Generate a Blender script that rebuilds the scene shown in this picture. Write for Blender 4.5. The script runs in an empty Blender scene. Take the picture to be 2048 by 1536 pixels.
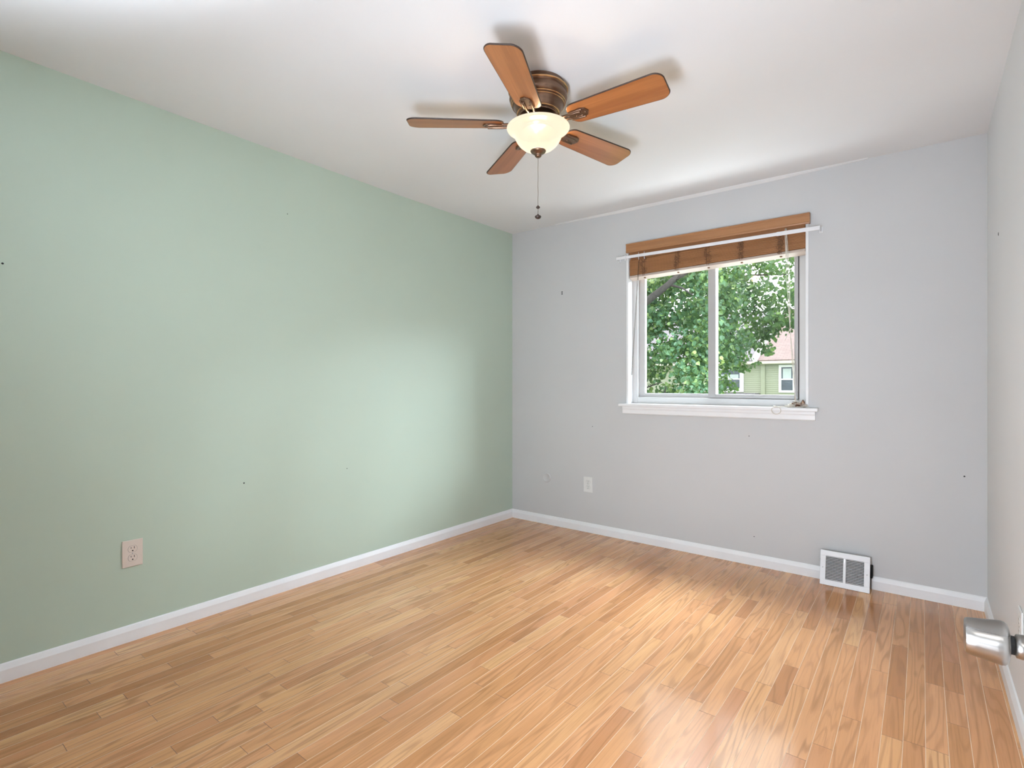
import bpy, bmesh, math, random
import numpy as np
from mathutils import Vector, Matrix, Euler

PI = math.pi
R = math.radians
SC = bpy.context.scene
COL = SC.collection

# ------------------------------------------------------------------ camera
YAW = 38.15
cam_d = bpy.data.cameras.new('camera')
cam = bpy.data.objects.new('camera', cam_d)
COL.objects.link(cam)
cam.location = (2.79, -3.556, 1.149)
cam.rotation_euler = (R(90), 0, R(YAW))
cam_d.sensor_width = 36.0
cam_d.lens = 1045.0 / 2048.0 * 36.0
cam_d.clip_start = 0.02
cam_d.clip_end = 300
SC.camera = cam

# ------------------------------------------------------------------ world, daylight, exposure
SC.view_settings.view_transform = 'Standard'
SC.view_settings.look = 'None'
SC.view_settings.gamma = 1.0
SC.view_settings.use_curve_mapping = False
SC.view_settings.exposure = 0.45

W = bpy.data.worlds.new('overcast_sky')
SC.world = W
W.use_nodes = True
bg = W.node_tree.nodes['Background']
bg.inputs['Color'].default_value = (0.95, 0.98, 1.0, 1)
bg.inputs['Strength'].default_value = 2.7

def lamp(name, kind, loc, rot, energy, color=(1, 1, 1), **kw):
    d = bpy.data.lights.new(name, kind)
    d.energy = energy
    d.color = color
    for k, v in kw.items():
        setattr(d, k, v)
    o = bpy.data.objects.new(name, d)
    COL.objects.link(o)
    o.location = loc
    o.rotation_euler = rot
    return o

# soft daylight coming in from beyond the window (hazy sun, wide disc)
lamp('daylight_sun', 'SUN', (0, 8, 9), (R(-30), 0, R(12)), 1.8, (1.0, 0.97, 0.92), angle=R(40))
# photographer's flash bounced off the ceiling behind the camera, and a fill spot added for the far corner
CW = (0.87, 0.98, 1.13)
lamp('bounce_flash', 'SPOT', (1.45, -3.14, 1.05), (R(180 + 30), 0, 0), 225.0, CW, spot_size=R(105), spot_blend=1.0, shadow_soft_size=0.12)
lamp('corner_fill', 'SPOT', (2.3, -3.35, 0.9), (R(113), 0, R(36)), 66.0, CW, spot_size=R(110), spot_blend=1.0, shadow_soft_size=0.2)
# low fill panel added in the doorway to light the walls
lamp('doorway_fill', 'AREA', (2.22, -3.72, 0.7), (R(96), 0, R(18)), 34.0, CW, shape='RECTANGLE', size=0.4, size_y=0.9)
# fill panels added outside, above and below the window
lamp('sky_fill', 'AREA', (1.66, 2.7, 5.1), (R(-37), 0, 0), 1300.0, (0.87, 0.99, 1.12), shape='RECTANGLE', size=3.2, size_y=1.7)
d_ = Vector((1.66, 0.05, 1.5)) - Vector((4.9, 2.7, 3.5))
lamp('sky_fill_side', 'AREA', (4.9, 2.7, 3.5), d_.to_track_quat('-Z', 'Y').to_euler(), 1000.0, (0.87, 0.99, 1.12), shape='RECTANGLE', size=2.4, size_y=1.6)
lamp('ground_fill', 'AREA', (1.66, 1.35, -1.2), (R(180 + 25), 0, 0), 420.0, (0.93, 0.99, 1.07), shape='RECTANGLE', size=4.2, size_y=1.6)
# unseen fill lamp added under the hall ceiling
lamp('hall_fill', 'AREA', (2.5, -4.6, 2.38), (0, 0, 0), 18.0, (0.95, 0.98, 1.0), shape='DISK', size=0.5)

# ------------------------------------------------------------------ helpers
def tag(o, label=None, cat=None, group=None, kind=None):
    if label: o['label'] = label
    if cat: o['category'] = cat
    if group: o['group'] = group
    if kind: o['kind'] = kind
    return o

def empty(name, loc, label=None, cat=None, group=None, kind=None):
    o = bpy.data.objects.new(name, None)
    COL.objects.link(o)
    o.location = loc
    o.empty_display_size = 0.05
    return tag(o, label, cat, group, kind)

def world_loc(o):
    v = Vector((0, 0, 0))
    while o is not None:
        v += o.location
        o = o.parent
    return v

class MB:
    """collects shapes (world coordinates) and links them as one mesh object"""
    def __init__(s):
        s.v, s.f, s.sm = [], [], []
    def add(s, vs, fs, smooth=False):
        n = len(s.v)
        s.v += [tuple(v) for v in vs]
        s.f += [tuple(i + n for i in f) for f in fs]
        s.sm += [smooth] * len(fs)
        return s
    def box(s, x0, y0, z0, x1, y1, z1, M=None):
        vs = [Vector((x, y, z)) for z in (z0, z1) for y in (y0, y1) for x in (x0, x1)]
        if M: vs = [M @ v for v in vs]
        return s.add(vs, [(0, 2, 3, 1), (4, 5, 7, 6), (0, 1, 5, 4), (2, 6, 7, 3), (0, 4, 6, 2), (1, 3, 7, 5)])
    def tube(s, pts, r, n=8, smooth=True, caps=True):
        pts = [Vector(p) for p in pts]
        rs = r if isinstance(r, (list, tuple)) else [r] * len(pts)
        rings, up = [], None
        for i, p in enumerate(pts):
            a = pts[max(i - 1, 0)]; b = pts[min(i + 1, len(pts) - 1)]
            d = (b - a)
            d = d.normalized() if d.length > 1e-9 else Vector((0, 0, 1))
            if up is None:
                up = d.orthogonal().normalized()
            else:
                up = up - d * up.dot(d)
                up = up.normalized() if up.length > 1e-6 else d.orthogonal().normalized()
            w = d.cross(up)
            rings.append([p + (up * math.cos(2 * PI * k / n) + w * math.sin(2 * PI * k / n)) * rs[i] for k in range(n)])
        vs = [v for q in rings for v in q]
        fs = []
        for i in range(len(pts) - 1):
            for k in range(n):
                fs.append((i * n + k, i * n + (k + 1) % n, (i + 1) * n + (k + 1) % n, (i + 1) * n + k))
        s.add(vs, fs, smooth)
        if caps:
            m = len(s.v) - len(vs)
            s.f.append(tuple(m + k for k in reversed(range(n)))); s.sm.append(False)
            e = m + (len(pts) - 1) * n
            s.f.append(tuple(e + k for k in range(n))); s.sm.append(False)
        return s
    def lathe(s, prof, M=None, n=48, smooth=True):
        """prof: list of (r, h) revolved about local z"""
        vs, fs = [], []
        for r, h in prof:
            for k in range(n):
                a = 2 * PI * k / n
                vs.append(Vector((max(r, 1e-5) * math.cos(a), max(r, 1e-5) * math.sin(a), h)))
        if M: vs = [M @ v for v in vs]
        for i in range(len(prof) - 1):
            for k in range(n):
                fs.append((i * n + k, i * n + (k + 1) % n, (i + 1) * n + (k + 1) % n, (i + 1) * n + k))
        return s.add(vs, fs, smooth)
    def prism(s, poly, h0, h1, M=None, smooth=False):
        """poly (x, y) outline extruded in local z"""
        n = len(poly)
        vs = [Vector((x, y, h0)) for x, y in poly] + [Vector((x, y, h1)) for x, y in poly]
        if M: vs = [M @ v for v in vs]
        fs = [tuple(reversed(range(n))), tuple(range(n, 2 * n))]
        fs += [(k, (k + 1) % n, n + (k + 1) % n, n + k) for k in range(n)]
        return s.add(vs, fs, smooth)
    def build(s, name, mat, parent=None, bevel=0.0, seg=2, sharp=None):
        me = bpy.data.meshes.new(name)
        off = world_loc(parent) if parent else Vector((0, 0, 0))
        me.from_pydata([tuple(Vector(v) - off) for v in s.v], [], s.f)
        me.polygons.foreach_set('use_smooth', s.sm)
        if sharp and any(s.sm):
            me.set_sharp_from_angle(angle=R(sharp))
        me.update()
        me.materials.append(mat)
        o = bpy.data.objects.new(name, me)
        COL.objects.link(o)
        if parent: o.parent = parent
        if bevel:
            m = o.modifiers.new('bevel', 'BEVEL')
            m.width = bevel; m.segments = seg; m.limit_method = 'ANGLE'; m.angle_limit = R(40)
        return o

def copy_tree(o, parent=None):
    c = o.copy()
    COL.objects.link(c)
    c.parent = parent
    for ch in list(o.children):
        copy_tree(ch, c)
    return c

# ------------------------------------------------------------------ materials
class N:
    def __init__(s, name):
        s.m = bpy.data.materials.new(name)
        s.m.use_nodes = True
        s.t = s.m.node_tree
        s.b = s.t.nodes['Principled BSDF']
        s.out = s.t.nodes['Material Output']
    def n(s, kind, **kw):
        nd = s.t.nodes.new(kind)
        for k, v in kw.items(): setattr(nd, k, v)
        return nd
    def l(s, a, b): s.t.links.new(a, b)
    def math(s, op, a, b=None):
        nd = s.n('ShaderNodeMath', operation=op)
        for i, x in enumerate((a, b)):
            if x is None: continue
            if isinstance(x, (int, float)): nd.inputs[i].default_value = x
            else: s.l(x, nd.inputs[i])
        return nd.outputs[0]
    def mix(s, fac, a, b, mode='MIX'):
        nd = s.n('ShaderNodeMix', data_type='RGBA', blend_type=mode)
        for sock, x in ((nd.inputs[0], fac), (nd.inputs[6], a), (nd.inputs[7], b)):
            if isinstance(x, (int, float)): sock.default_value = x
            elif isinstance(x, tuple): sock.default_value = (*x[:3], 1)
            else: s.l(x, sock)
        return nd.outputs[2]
    def coords(s, scale=(1, 1, 1), src='Object', add=None):
        tc = s.n('ShaderNodeTexCoord')
        o = tc.outputs[src]
        if add is not None:
            va = s.n('ShaderNodeVectorMath', operation='ADD'); s.l(o, va.inputs[0]); s.l(add, va.inputs[1]); o = va.outputs[0]
        mp = s.n('ShaderNodeMapping'); mp.inputs['Scale'].default_value = scale
        s.l(o, mp.inputs[0])
        return mp.outputs[0]
    def noise(s, vec, scale=5, detail=3, rough=0.5, dist=0.0):
        nd = s.n('ShaderNodeTexNoise')
        nd.inputs['Scale'].default_value = scale; nd.inputs['Detail'].default_value = detail
        nd.inputs['Roughness'].default_value = rough; nd.inputs['Distortion'].default_value = dist
        s.l(vec, nd.inputs['Vector'])
        return nd.outputs['Fac']
    def ramp(s, fac, stops):
        nd = s.n('ShaderNodeValToRGB')
        e = nd.color_ramp.elements
        while len(e) < len(stops): e.new(0.5)
        for el, (p, c) in zip(e, stops):
            el.position = p; el.color = (*c[:3], 1) if isinstance(c, tuple) else (c, c, c, 1)
        s.l(fac, nd.inputs[0])
        return nd.outputs[0]
    def bump(s, h, strength=0.1, dist=0.002):
        nd = s.n('ShaderNodeBump'); nd.inputs['Strength'].default_value = strength; nd.inputs['Distance'].default_value = dist
        s.l(h, nd.inputs['Height']); s.l(nd.outputs[0], s.b.inputs['Normal'])
    def set(s, **kw):
        for k, v in kw.items():
            k = {'color': 'Base Color', 'rough': 'Roughness', 'metal': 'Metallic', 'spec': 'Specular IOR Level',
                 'coat': 'Coat Weight', 'coat_rough': 'Coat Roughness'}.get(k, k)
            if isinstance(v, tuple): v = (*v[:3], 1)
            if isinstance(v, (int, float, tuple)): s.b.inputs[k].default_value = v
            else: s.l(v, s.b.inputs[k])
        return s

def plain(name, color, rough=0.5, metal=0.0, spec=0.5, var=0.06, scale=8, **kw):
    a = N(name)
    v = a.noise(a.coords(), scale, 3)
    f = a.ramp(v, [(0.3, 0.0), (0.7, 1.0)])
    a.set(color=a.mix(f, tuple(c * (1 - var) for c in color), tuple(min(1, c * (1 + var)) for c in color)),
          rough=rough, metal=metal, spec=spec, **kw)
    return a.m

def paint(name, color, rough=0.55):
    """rolled wall paint: faint stipple, a little mottling"""
    a = N(name)
    c = a.coords()
    v = a.ramp(a.noise(c, 1.3, 2), [(0.35, 0.0), (0.65, 1.0)])
    a.set(color=a.mix(v, tuple(x * 0.985 for x in color), tuple(min(1, x * 1.015) for x in color)), rough=rough, spec=0.35)
    a.bump(a.noise(c, 420, 2), 0.06, 0.001)
    return a.m

M = {}
M['green'] = paint('green_wall_paint', (0.50, 0.60, 0.495), 0.45)
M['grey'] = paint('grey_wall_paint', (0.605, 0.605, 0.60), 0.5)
M['pale'] = paint('lightened_grey_wall_paint', (0.76, 0.76, 0.76), 0.5)  # same grey as the back wall, lightened to stand in for light
M['ceil'] = paint('ceiling_paint', (0.80, 0.80, 0.80), 0.8)
M['trim'] = plain('white_trim_paint', (0.87, 0.87, 0.87), 0.35, var=0.02)
M['vinyl'] = plain('shaded_white_vinyl', (0.60, 0.59, 0.575), 0.35, var=0.02)  # white frame with its backlit shade put into the colour
M['sash'] = plain('shaded_vinyl_sash', (0.46, 0.45, 0.44), 0.3, var=0.02)  # same vinyl, darkened further for the backlit shade
M['plate'] = plain('white_plastic', (0.78, 0.78, 0.76), 0.35, var=0.02)
M['almond'] = plain('almond_plastic', (0.74, 0.65, 0.57), 0.35, var=0.02)
M['dark'] = plain('dark_slot', (0.01, 0.01, 0.01), 0.7, var=0.0)
M['gap'] = plain('shadow_gap', (0.22, 0.20, 0.18), 0.7, var=0.0)
M['steel'] = plain('screw_metal', (0.55, 0.55, 0.55), 0.35, metal=0.9)
M['white_metal'] = plain('white_enamel', (0.82, 0.82, 0.83), 0.4, var=0.02)
M['cap'] = paint('painted_cap', (0.605, 0.605, 0.60), 0.45)
M['foam'] = plain('black_foam', (0.006, 0.006, 0.006), 0.95)
M['cord'] = plain('cream_cord', (0.70, 0.66, 0.58), 0.8, var=0.12, scale=60)
M['tan_cord'] = plain('tan_cord', (0.19, 0.095, 0.05), 0.85, var=0.2, scale=60)
M['chain'] = plain('bead_chain', (0.25, 0.20, 0.16), 0.35, metal=0.85)
M['hole'] = plain('nail_hole', (0.03, 0.03, 0.03), 0.9)

def mat_wood_floor():
    a = N('oak_strip_floor')
    at = a.n('ShaderNodeAttribute', attribute_name='rnd')
    sep = a.n('ShaderNodeSeparateColor'); a.l(at.outputs['Color'], sep.inputs[0])
    r1, r2, r3 = sep.outputs[0], sep.outputs[1], sep.outputs[2]
    offs = a.n('ShaderNodeCombineXYZ')
    a.l(a.math('MULTIPLY', r1, 61.0), offs.inputs[0]); a.l(a.math('MULTIPLY', r2, 83.0), offs.inputs[1]); a.l(a.math('MULTIPLY', r3, 17.0), offs.inputs[2])
    # cathedral grain: contour lines of a stretched noise field
    field = a.noise(a.coords((11, 0.9, 1), add=offs.outputs[0]), 1.0, 2, 0.45, 0.3)
    k = a.math('MULTIPLY', field, 72.0)
    lines = a.math('MULTIPLY_ADD' if False else 'SINE', k)
    lines = a.ramp(a.math('ADD', a.math('MULTIPLY', lines, 0.5), 0.5), [(0.0, 0.0), (0.62, 0.08), (1.0, 1.0)])
    pores = a.noise(a.coords((190, 5.5, 1), add=offs.outputs[0]), 1.0, 3, 0.6)
    pores = a.ramp(pores, [(0.50, 0.0), (0.72, 1.0)])
    broad = a.noise(a.coords((16, 1.3, 1), add=offs.outputs[0]), 1.0, 3, 0.55)
    base = a.ramp(r1, [(0.0, (0.44, 0.185, 0.068)), (0.17, (0.60, 0.280, 0.112)), (0.45, (0.74, 0.380, 0.165)),
                       (0.78, (0.80, 0.435, 0.190)), (1.0, (0.86, 0.52, 0.26))])
    pink = a.mix(a.math('MULTIPLY', r2, 0.6), base, (0.74, 0.350, 0.175))
    c = a.mix(a.ramp(broad, [(0.30, 0.0), (0.75, 0.55)]), pink, (0.52, 0.235, 0.08))
    c = a.mix(a.math('MULTIPLY', lines, a.math('MULTIPLY_ADD' if False else 'ADD', a.math('MULTIPLY', r3, 0.45), 0.22)), c, (0.36, 0.16, 0.06))
    c = a.mix(a.math('MULTIPLY', pores, 0.30), c, (0.30, 0.13, 0.05))
    vor = a.n('ShaderNodeTexVoronoi'); vor.inputs['Scale'].default_value = 1.0
    a.l(a.coords((9, 2.1, 1), add=offs.outputs[0]), vor.inputs['Vector'])
    knot = a.ramp(vor.outputs['Distance'], [(0.02, 0.55), (0.085, 0.0)])
    c = a.mix(knot, c, (0.24, 0.11, 0.045))
    al = at.outputs['Alpha']
    top = a.math('GREATER_THAN', al, 0.9)
    side = a.math('LESS_THAN', al, 0.1)           # long seams are filled with pale wax, butt ends stay dark
    seam = a.mix(side, (0.24, 0.12, 0.06), (0.80, 0.58, 0.40))
    c = a.mix(top, seam, c)
    rg = a.mix(top, (0.6, 0.6, 0.6), a.ramp(broad, [(0.2, 0.13), (0.8, 0.20)]))
    a.set(color=c, rough=rg, spec=0.42, coat=a.math('MULTIPLY', top, 0.15), coat_rough=0.08)
    a.bump(a.math('ADD', a.math('MULTIPLY', pores, -0.5), a.math('MULTIPLY', lines, -0.3)), 0.05, 0.0008)
    return a.m

def mat_wood(name, dark, light, axis='x', rough=0.35, coat=0.0, k=34.0):
    """straight grained wood, grain along the given local axis"""
    a = N(name)
    s = {'x': (1.6, 26, 26), 'y': (26, 1.6, 26), 'z': (26, 26, 1.6)}[axis]
    s2 = {'x': (6, 260, 260), 'y': (260, 6, 260), 'z': (260, 260, 6)}[axis]
    f = a.noise(a.coords(s), 1.0, 3, 0.5, 0.4)
    g = a.noise(a.coords(s2), 1.0, 2, 0.6)
    lines = a.ramp(a.math('SINE', a.math('MULTIPLY', f, k)), [(0.2, 0.0), (1.0, 1.0)])
    c = a.mix(a.ramp(f, [(0.3, 0.0), (0.7, 1.0)]), dark, light)
    c = a.mix(a.math('MULTIPLY', lines, 0.25), c, dark)
    c = a.mix(a.math('MULTIPLY', a.ramp(g, [(0.5, 0.0), (0.75, 1.0)]), 0.25), c, tuple(x * 0.6 for x in dark))
    a.set(color=c, rough=rough, spec=0.5, coat=coat, coat_rough=0.12)
    return a.m

M['floor'] = mat_wood_floor()
M['blade'] = mat_wood('cherry_blade', (0.29, 0.098, 0.028), (0.47, 0.18, 0.055), 'x', 0.30, 0.3)
M['blade_edge'] = plain('dark_blade_edge', (0.035, 0.018, 0.012), 0.4)
M['slat'] = mat_wood('honey_slat', (0.34, 0.155, 0.062), (0.45, 0.215, 0.092), 'x', 0.4)
M['rail_wood'] = mat_wood('pale_rail', (0.50, 0.40, 0.33), (0.60, 0.50, 0.43), 'x', 0.4)

def mat_bronze():
    a = N('brushed_bronze')
    v = a.noise(a.coords((3, 3, 120)), 1.0, 2)
    a.set(color=a.mix(v, (0.17, 0.105, 0.07), (0.27, 0.17, 0.115)), rough=0.30, metal=0.9)
    return a.m
M['bronze'] = mat_bronze()

def mat_brushed(name, color, rough, axis_scale):
    a = N(name)
    v = a.noise(a.coords(axis_scale), 1.0, 3)
    a.set(color=a.mix(v, tuple(c * 0.88 for c in color), color), rough=a.ramp(v, [(0.3, rough * 0.8), (0.7, rough * 1.2)]), metal=1.0)
    a.set(**{'Anisotropic': 0.4})
    return a.m
M['nickel'] = mat_brushed('satin_nickel', (0.30, 0.285, 0.265), 0.33, (3, 3, 260))

def mat_bowl():
    """lit alabaster glass: partly see-through, glowing"""
    a = N('lit_alabaster_glass')
    v = a.noise(a.coords((9, 9, 9)), 1.0, 3, 0.5, 0.6)
    a.set(color=(0.035, 0.030, 0.024), rough=0.22)
    tr = a.n('ShaderNodeBsdfTransparent'); tr.inputs['Color'].default_value = (1.0, 0.93, 0.82, 1)
    mx = a.n('ShaderNodeMixShader'); mx.inputs[0].default_value = 0.27
    a.l(a.b.outputs[0], mx.inputs[1]); a.l(tr.outputs[0], mx.inputs[2])
    em = a.n('ShaderNodeEmission'); a.l(a.mix(v, (1.0, 0.80, 0.57), (1.0, 0.90, 0.73)), em.inputs['Color']); em.inputs['Strength'].default_value = 0.60
    ad = a.n('ShaderNodeAddShader'); a.l(mx.outputs[0], ad.inputs[0]); a.l(em.outputs[0], ad.inputs[1])
    a.l(ad.outputs[0], a.out.inputs['Surface'])
    return a.m
M['bowl'] = mat_bowl()

def mat_glass(name, tint=(1, 1, 1), refl=1.0):
    a = N(name)
    fr = a.n('ShaderNodeFresnel'); fr.inputs['IOR'].default_value = 1.45
    tr = a.n('ShaderNodeBsdfTransparent'); tr.inputs['Color'].default_value = (*tint, 1)
    gl = a.n('ShaderNodeBsdfGlossy'); gl.inputs['Roughness'].default_value = 0.02
    mx = a.n('ShaderNodeMixShader')
    a.l(a.math('MULTIPLY', fr.outputs[0], refl), mx.inputs[0]); a.l(tr.outputs[0], mx.inputs[1]); a.l(gl.outputs[0], mx.inputs[2])
    a.l(mx.outputs[0], a.out.inputs['Surface'])
    a.t.nodes.remove(a.b)
    return a.m
M['glass'] = mat_glass('window_glass', (0.97, 0.985, 0.98), 0.6)
M['acrylic'] = mat_glass('clear_acrylic', (0.82, 0.80, 0.78), 1.6)

def mat_leaf(name, lo, mid, hi):
    a = N(name)
    at = a.n('ShaderNodeAttribute', attribute_name='rnd')
    sep = a.n('ShaderNodeSeparateColor'); a.l(at.outputs['Color'], sep.inputs[0])
    c = a.ramp(sep.outputs[0], [(0.0, lo), (0.55, mid), (1.0, hi)])
    a.set(color=c, rough=0.45, spec=0.4)
    tr = a.n('ShaderNodeBsdfTranslucent'); a.l(a.mix(0.5, c, (0.30, 0.48, 0.08)), tr.inputs['Color'])
    mx = a.n('ShaderNodeMixShader'); mx.inputs[0].default_value = 0.35
    a.l(a.b.outputs[0], mx.inputs[1]); a.l(tr.outputs[0], mx.inputs[2])
    a.l(mx.outputs[0], a.out.inputs['Surface'])
    return a.m
M['leaf_a'] = mat_leaf('vine_leaf', (0.025, 0.075, 0.045), (0.085, 0.18, 0.09), (0.38, 0.50, 0.18))
M['leaf_b'] = mat_leaf('maple_leaf', (0.03, 0.08, 0.04), (0.075, 0.165, 0.07), (0.22, 0.36, 0.11))
M['bark'] = plain('bark', (0.030, 0.026, 0.023), 0.9, var=0.35, scale=30)
M['siding'] = plain('pale_green_siding', (0.30, 0.325, 0.235), 0.6, var=0.04, scale=1)
M['house_trim'] = plain('house_white_trim', (0.75, 0.76, 0.78), 0.5, var=0.02)
M['gutter'] = plain('cream_gutter', (0.55, 0.51, 0.43), 0.5, var=0.03)
M['dark_glass'] = plain('house_pane', (0.045, 0.065, 0.085), 0.15, var=0.3, scale=2)
M['pale_blind'] = plain('house_blind', (0.42, 0.48, 0.48), 0.6)

def mat_shingle(name, a1, a2):
    a = N(name)
    br = a.n('ShaderNodeTexBrick')
    br.inputs['Color1'].default_value = (*a1, 1); br.inputs['Color2'].default_value = (*a2, 1)
    br.inputs['Mortar'].default_value = (*[x * 0.78 for x in a1], 1)
    br.inputs['Scale'].default_value = 1.0; br.inputs['Mortar Size'].default_value = 0.012
    br.inputs['Brick Width'].default_value = 0.30; br.inputs['Row Height'].default_value = 0.14
    a.l(a.coords(), br.inputs['Vector'])
    c = a.mix(a.ramp(a.noise(a.coords((3, 12, 3)), 1.0, 3), [(0.3, 0.0), (0.75, 0.5)]), br.outputs['Color'], tuple(x * 0.7 for x in a2))
    a.set(color=c, rough=0.9)
    return a.m
M['roof_pink'] = mat_shingle('rosy_shingle', (0.23, 0.17, 0.165), (0.30, 0.22, 0.21))
M['roof_grey'] = mat_shingle('grey_shingle', (0.19, 0.175, 0.20), (0.25, 0.23, 0.26))
M['lawn'] = plain('lawn', (0.10, 0.17, 0.06), 0.95, var=0.3, scale=3)

# ------------------------------------------------------------------ room shell
RX = 3.048          # right wall
RY = -3.50          # rear wall
def ceil_z(x, y):
    u = x / RX; v = min(max(-y / 3.5, 0), 1)
    left = 2.446 + (2.428 - 2.446) * min(v / 0.35, 1.0) + max(0, v - 0.5) * 0.012
    right = 2.416 + (2.404 - 2.416) * v
    return left + (right - left) * u

# floor of oak strips running towards the window wall
def make_floor():
    rng = random.Random(11)
    w = 0.0571
    vs, fs, cols = [], [], []
    x = 0.0
    g, d = 0.0009, 0.0006
    while x < RX - 1e-6:
        x1 = min(x + w, RX)
        y = 0.0 + rng.uniform(0.0, 0.5)
        while y > RY - 2.1:
            ln = rng.choice((0.28, 0.4, 0.55, 0.7, 0.9, 1.1)) * rng.uniform(0.85, 1.2)
            ya, yb = min(y, 0.0), max(y - ln, RY - 2.1)
            y -= ln
            if ya - yb < 0.004: continue
            n = len(vs)
            o = [(x, yb), (x1, yb), (x1, ya), (x, ya)]
            i = [(x + g, yb + g), (x1 - g, yb + g), (x1 - g, ya - g), (x + g, ya - g)]
            vs += [(p[0], p[1], -d) for p in o] + [(p[0], p[1], 0.0) for p in i]
            fs += [(n + 4, n + 5, n + 6, n + 7)] + [(n + k, n + (k + 1) % 4, n + 4 + (k + 1) % 4, n + 4 + k) for k in range(4)]
            r_ = (rng.random(), rng.random(), rng.random())
            cols += [(*r_, 1.0), (*r_, 0.5), (*r_, 0.0), (*r_, 0.5), (*r_, 0.0)]
        x = x1
    n = len(vs)
    vs += [(0, RY - 2.1, -0.02), (RX + .6, RY - 2.1, -0.02), (RX + .6, 0, -0.02), (0, 0, -0.02)]
    fs.append((n + 3, n + 2, n + 1, n)); cols.append((0.2, 0.5, 0.5, 1))
    me = bpy.data.meshes.new('floor')
    me.from_pydata(vs, [], fs)
    at = me.attributes.new('rnd', 'FLOAT_COLOR', 'FACE')
    at.data.foreach_set('color', np.array(cols, 'f').ravel())
    me.materials.append(M['floor'])
    o = bpy.data.objects.new('floor', me); COL.objects.link(o)
    return tag(o, 'honey coloured oak strip floor with a glossy finish', 'floor', kind='structure')
make_floor()

# ceiling (slightly out of level, as old ceilings are)
mb = MB(); nx, ny = 12, 14
vs = []
for j in range(ny + 1):
    for i in range(nx + 1):
        xx, yy = RX * i / nx, RY * j / ny
        vs.append((xx, yy, ceil_z(xx, yy)))
fs = [(j * (nx + 1) + i, j * (nx + 1) + i + 1, (j + 1) * (nx + 1) + i + 1, (j + 1) * (nx + 1) + i) for j in range(ny) for i in range(nx)]
mb.add(vs, fs, True)
top = [(x, y, 2.56) for x, y, z in vs]
mb.add(top, [tuple(reversed(f)) for f in fs])
tag(mb.build('ceiling', M['ceil']), 'plain white painted ceiling', 'ceiling', kind='structure')

OX0, OX1, OZ0, OZ1 = 1.088, 2.241, 1.000, 2.165     # window opening in the back wall
TH = 0.16
mb = MB()
mb.box(-0.16, 0, -0.02, OX0, TH, 2.56).box(OX1, 0, -0.02, RX + 0.16, TH, 2.56)
mb.box(OX0, 0, -0.02, OX1, TH, OZ0).box(OX0, 0, OZ1, OX1, TH, 2.56)
wall_back = tag(mb.build('wall_back', M['grey']), 'grey painted wall with the window in it', 'wall', kind='structure')
M['brick'] = plain('added_brick_skin', (0.10, 0.055, 0.045), 0.9, var=0.2, scale=12)  # dark skin added to cut light bounced onto the trees
mb = MB()
mb.box(-6, TH, -2.9, OX0, TH + .1, 3.0).box(OX1, TH, -2.9, 8, TH + .1, 3.0).box(OX0, TH, -2.9, OX1, TH + .1, OZ0 - .02).box(OX0, TH, OZ1 + .02, OX1, TH + .1, 3.0)
tag(mb.build('wall_exterior', M['brick']), 'brick outer skin added unseen outside the window wall', 'wall', kind='structure')
wall_left = tag(MB().box(-0.16, RY - 0.16, -0.02, 0, 0, 2.56).build('wall_left', M['green']),
                'pale green painted wall', 'wall', kind='structure')
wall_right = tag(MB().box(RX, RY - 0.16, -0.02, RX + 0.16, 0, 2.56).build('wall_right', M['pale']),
                 'grey painted wall at the right edge, colour lightened in place of light', 'wall', kind='structure')
DX0, DX1, DZ = 2.10, 2.90, 2.06                     # doorway the photograph was taken from
mb = MB().box(0, RY - 0.12, -0.02, DX0, RY, 2.56).box(DX1, RY - 0.12, -0.02, RX, RY, 2.56).box(DX0, RY - 0.12, DZ, DX1, RY, 2.56)
tag(mb.build('wall_rear', M['grey']), 'grey painted wall behind the camera with the doorway', 'wall', kind='structure')

mb = MB()  # unseen hall shell, added to block sky light beyond the doorway
mb.box(1.4, -5.6, -.02, 3.6, -5.5, 2.56).box(1.3, -5.6, -.02, 1.4, RY - .12, 2.56).box(3.6, -5.6, -.02, 3.7, RY - .12, 2.56).box(3.048 + .16, RY - .12, -.02, 3.6, RY - .02, 2.56)
tag(mb.build('wall_hall', M['grey']), 'grey hall walls added unseen behind the camera to block the sky', 'wall', kind='structure')
tag(MB().box(1.3, -5.6, 2.42, 3.7, RY - .12, 2.56).build('ceiling_hall', M['ceil']), 'white hall ceiling added unseen behind the camera to block the sky', 'ceiling', kind='structure')

# baseboards: flat board with a bevelled cap
BP = [(0, 0), (0.013, 0), (0.013, 0.048), (0.0115, 0.052), (0.0085, 0.060), (0.005, 0.068), (0.0, 0.072)]
def baseboard(name, p0, p1, nrm, label, m0=True, m1=True):
    """profile swept from p0 to p1; nrm points into the room; ends mitred inwards"""
    p0, p1, nv = Vector(p0), Vector(p1), Vector(nrm)
    d = (p1 - p0).normalized()
    vs = []
    for (e, s, mt) in ((p0, 1, m0), (p1, -1, m1)):
        for t, h in BP:
            vs.append(e + nv * t + d * s * (t if mt else 0) + Vector((0, 0, h)))
    n = len(BP)
    fs = [(k, (k + 1) % n, n + (k + 1) % n, n + k) for k in range(n)] + [tuple(range(n)), tuple(range(2 * n - 1, n - 1, -1))]
    b = MB().add(vs, fs)
    bm = bmesh.new()
    o = b.build(name, M['trim'])
    bm.from_mesh(o.data); bmesh.ops.recalc_face_normals(bm, faces=bm.faces); bm.to_mesh(o.data); bm.free()
    return tag(o, label, 'baseboard', kind='structure')
bl = baseboard('baseboard_left', (0, RY, 0), (0, 0, 0), (1, 0, 0), 'white baseboard along the green wall', False, True)
bb = baseboard('baseboard_back', (0, 0, 0), (2.325, 0, 0), (0, -1, 0), 'white baseboard under the window, left of the floor vent', True, False)
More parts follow.
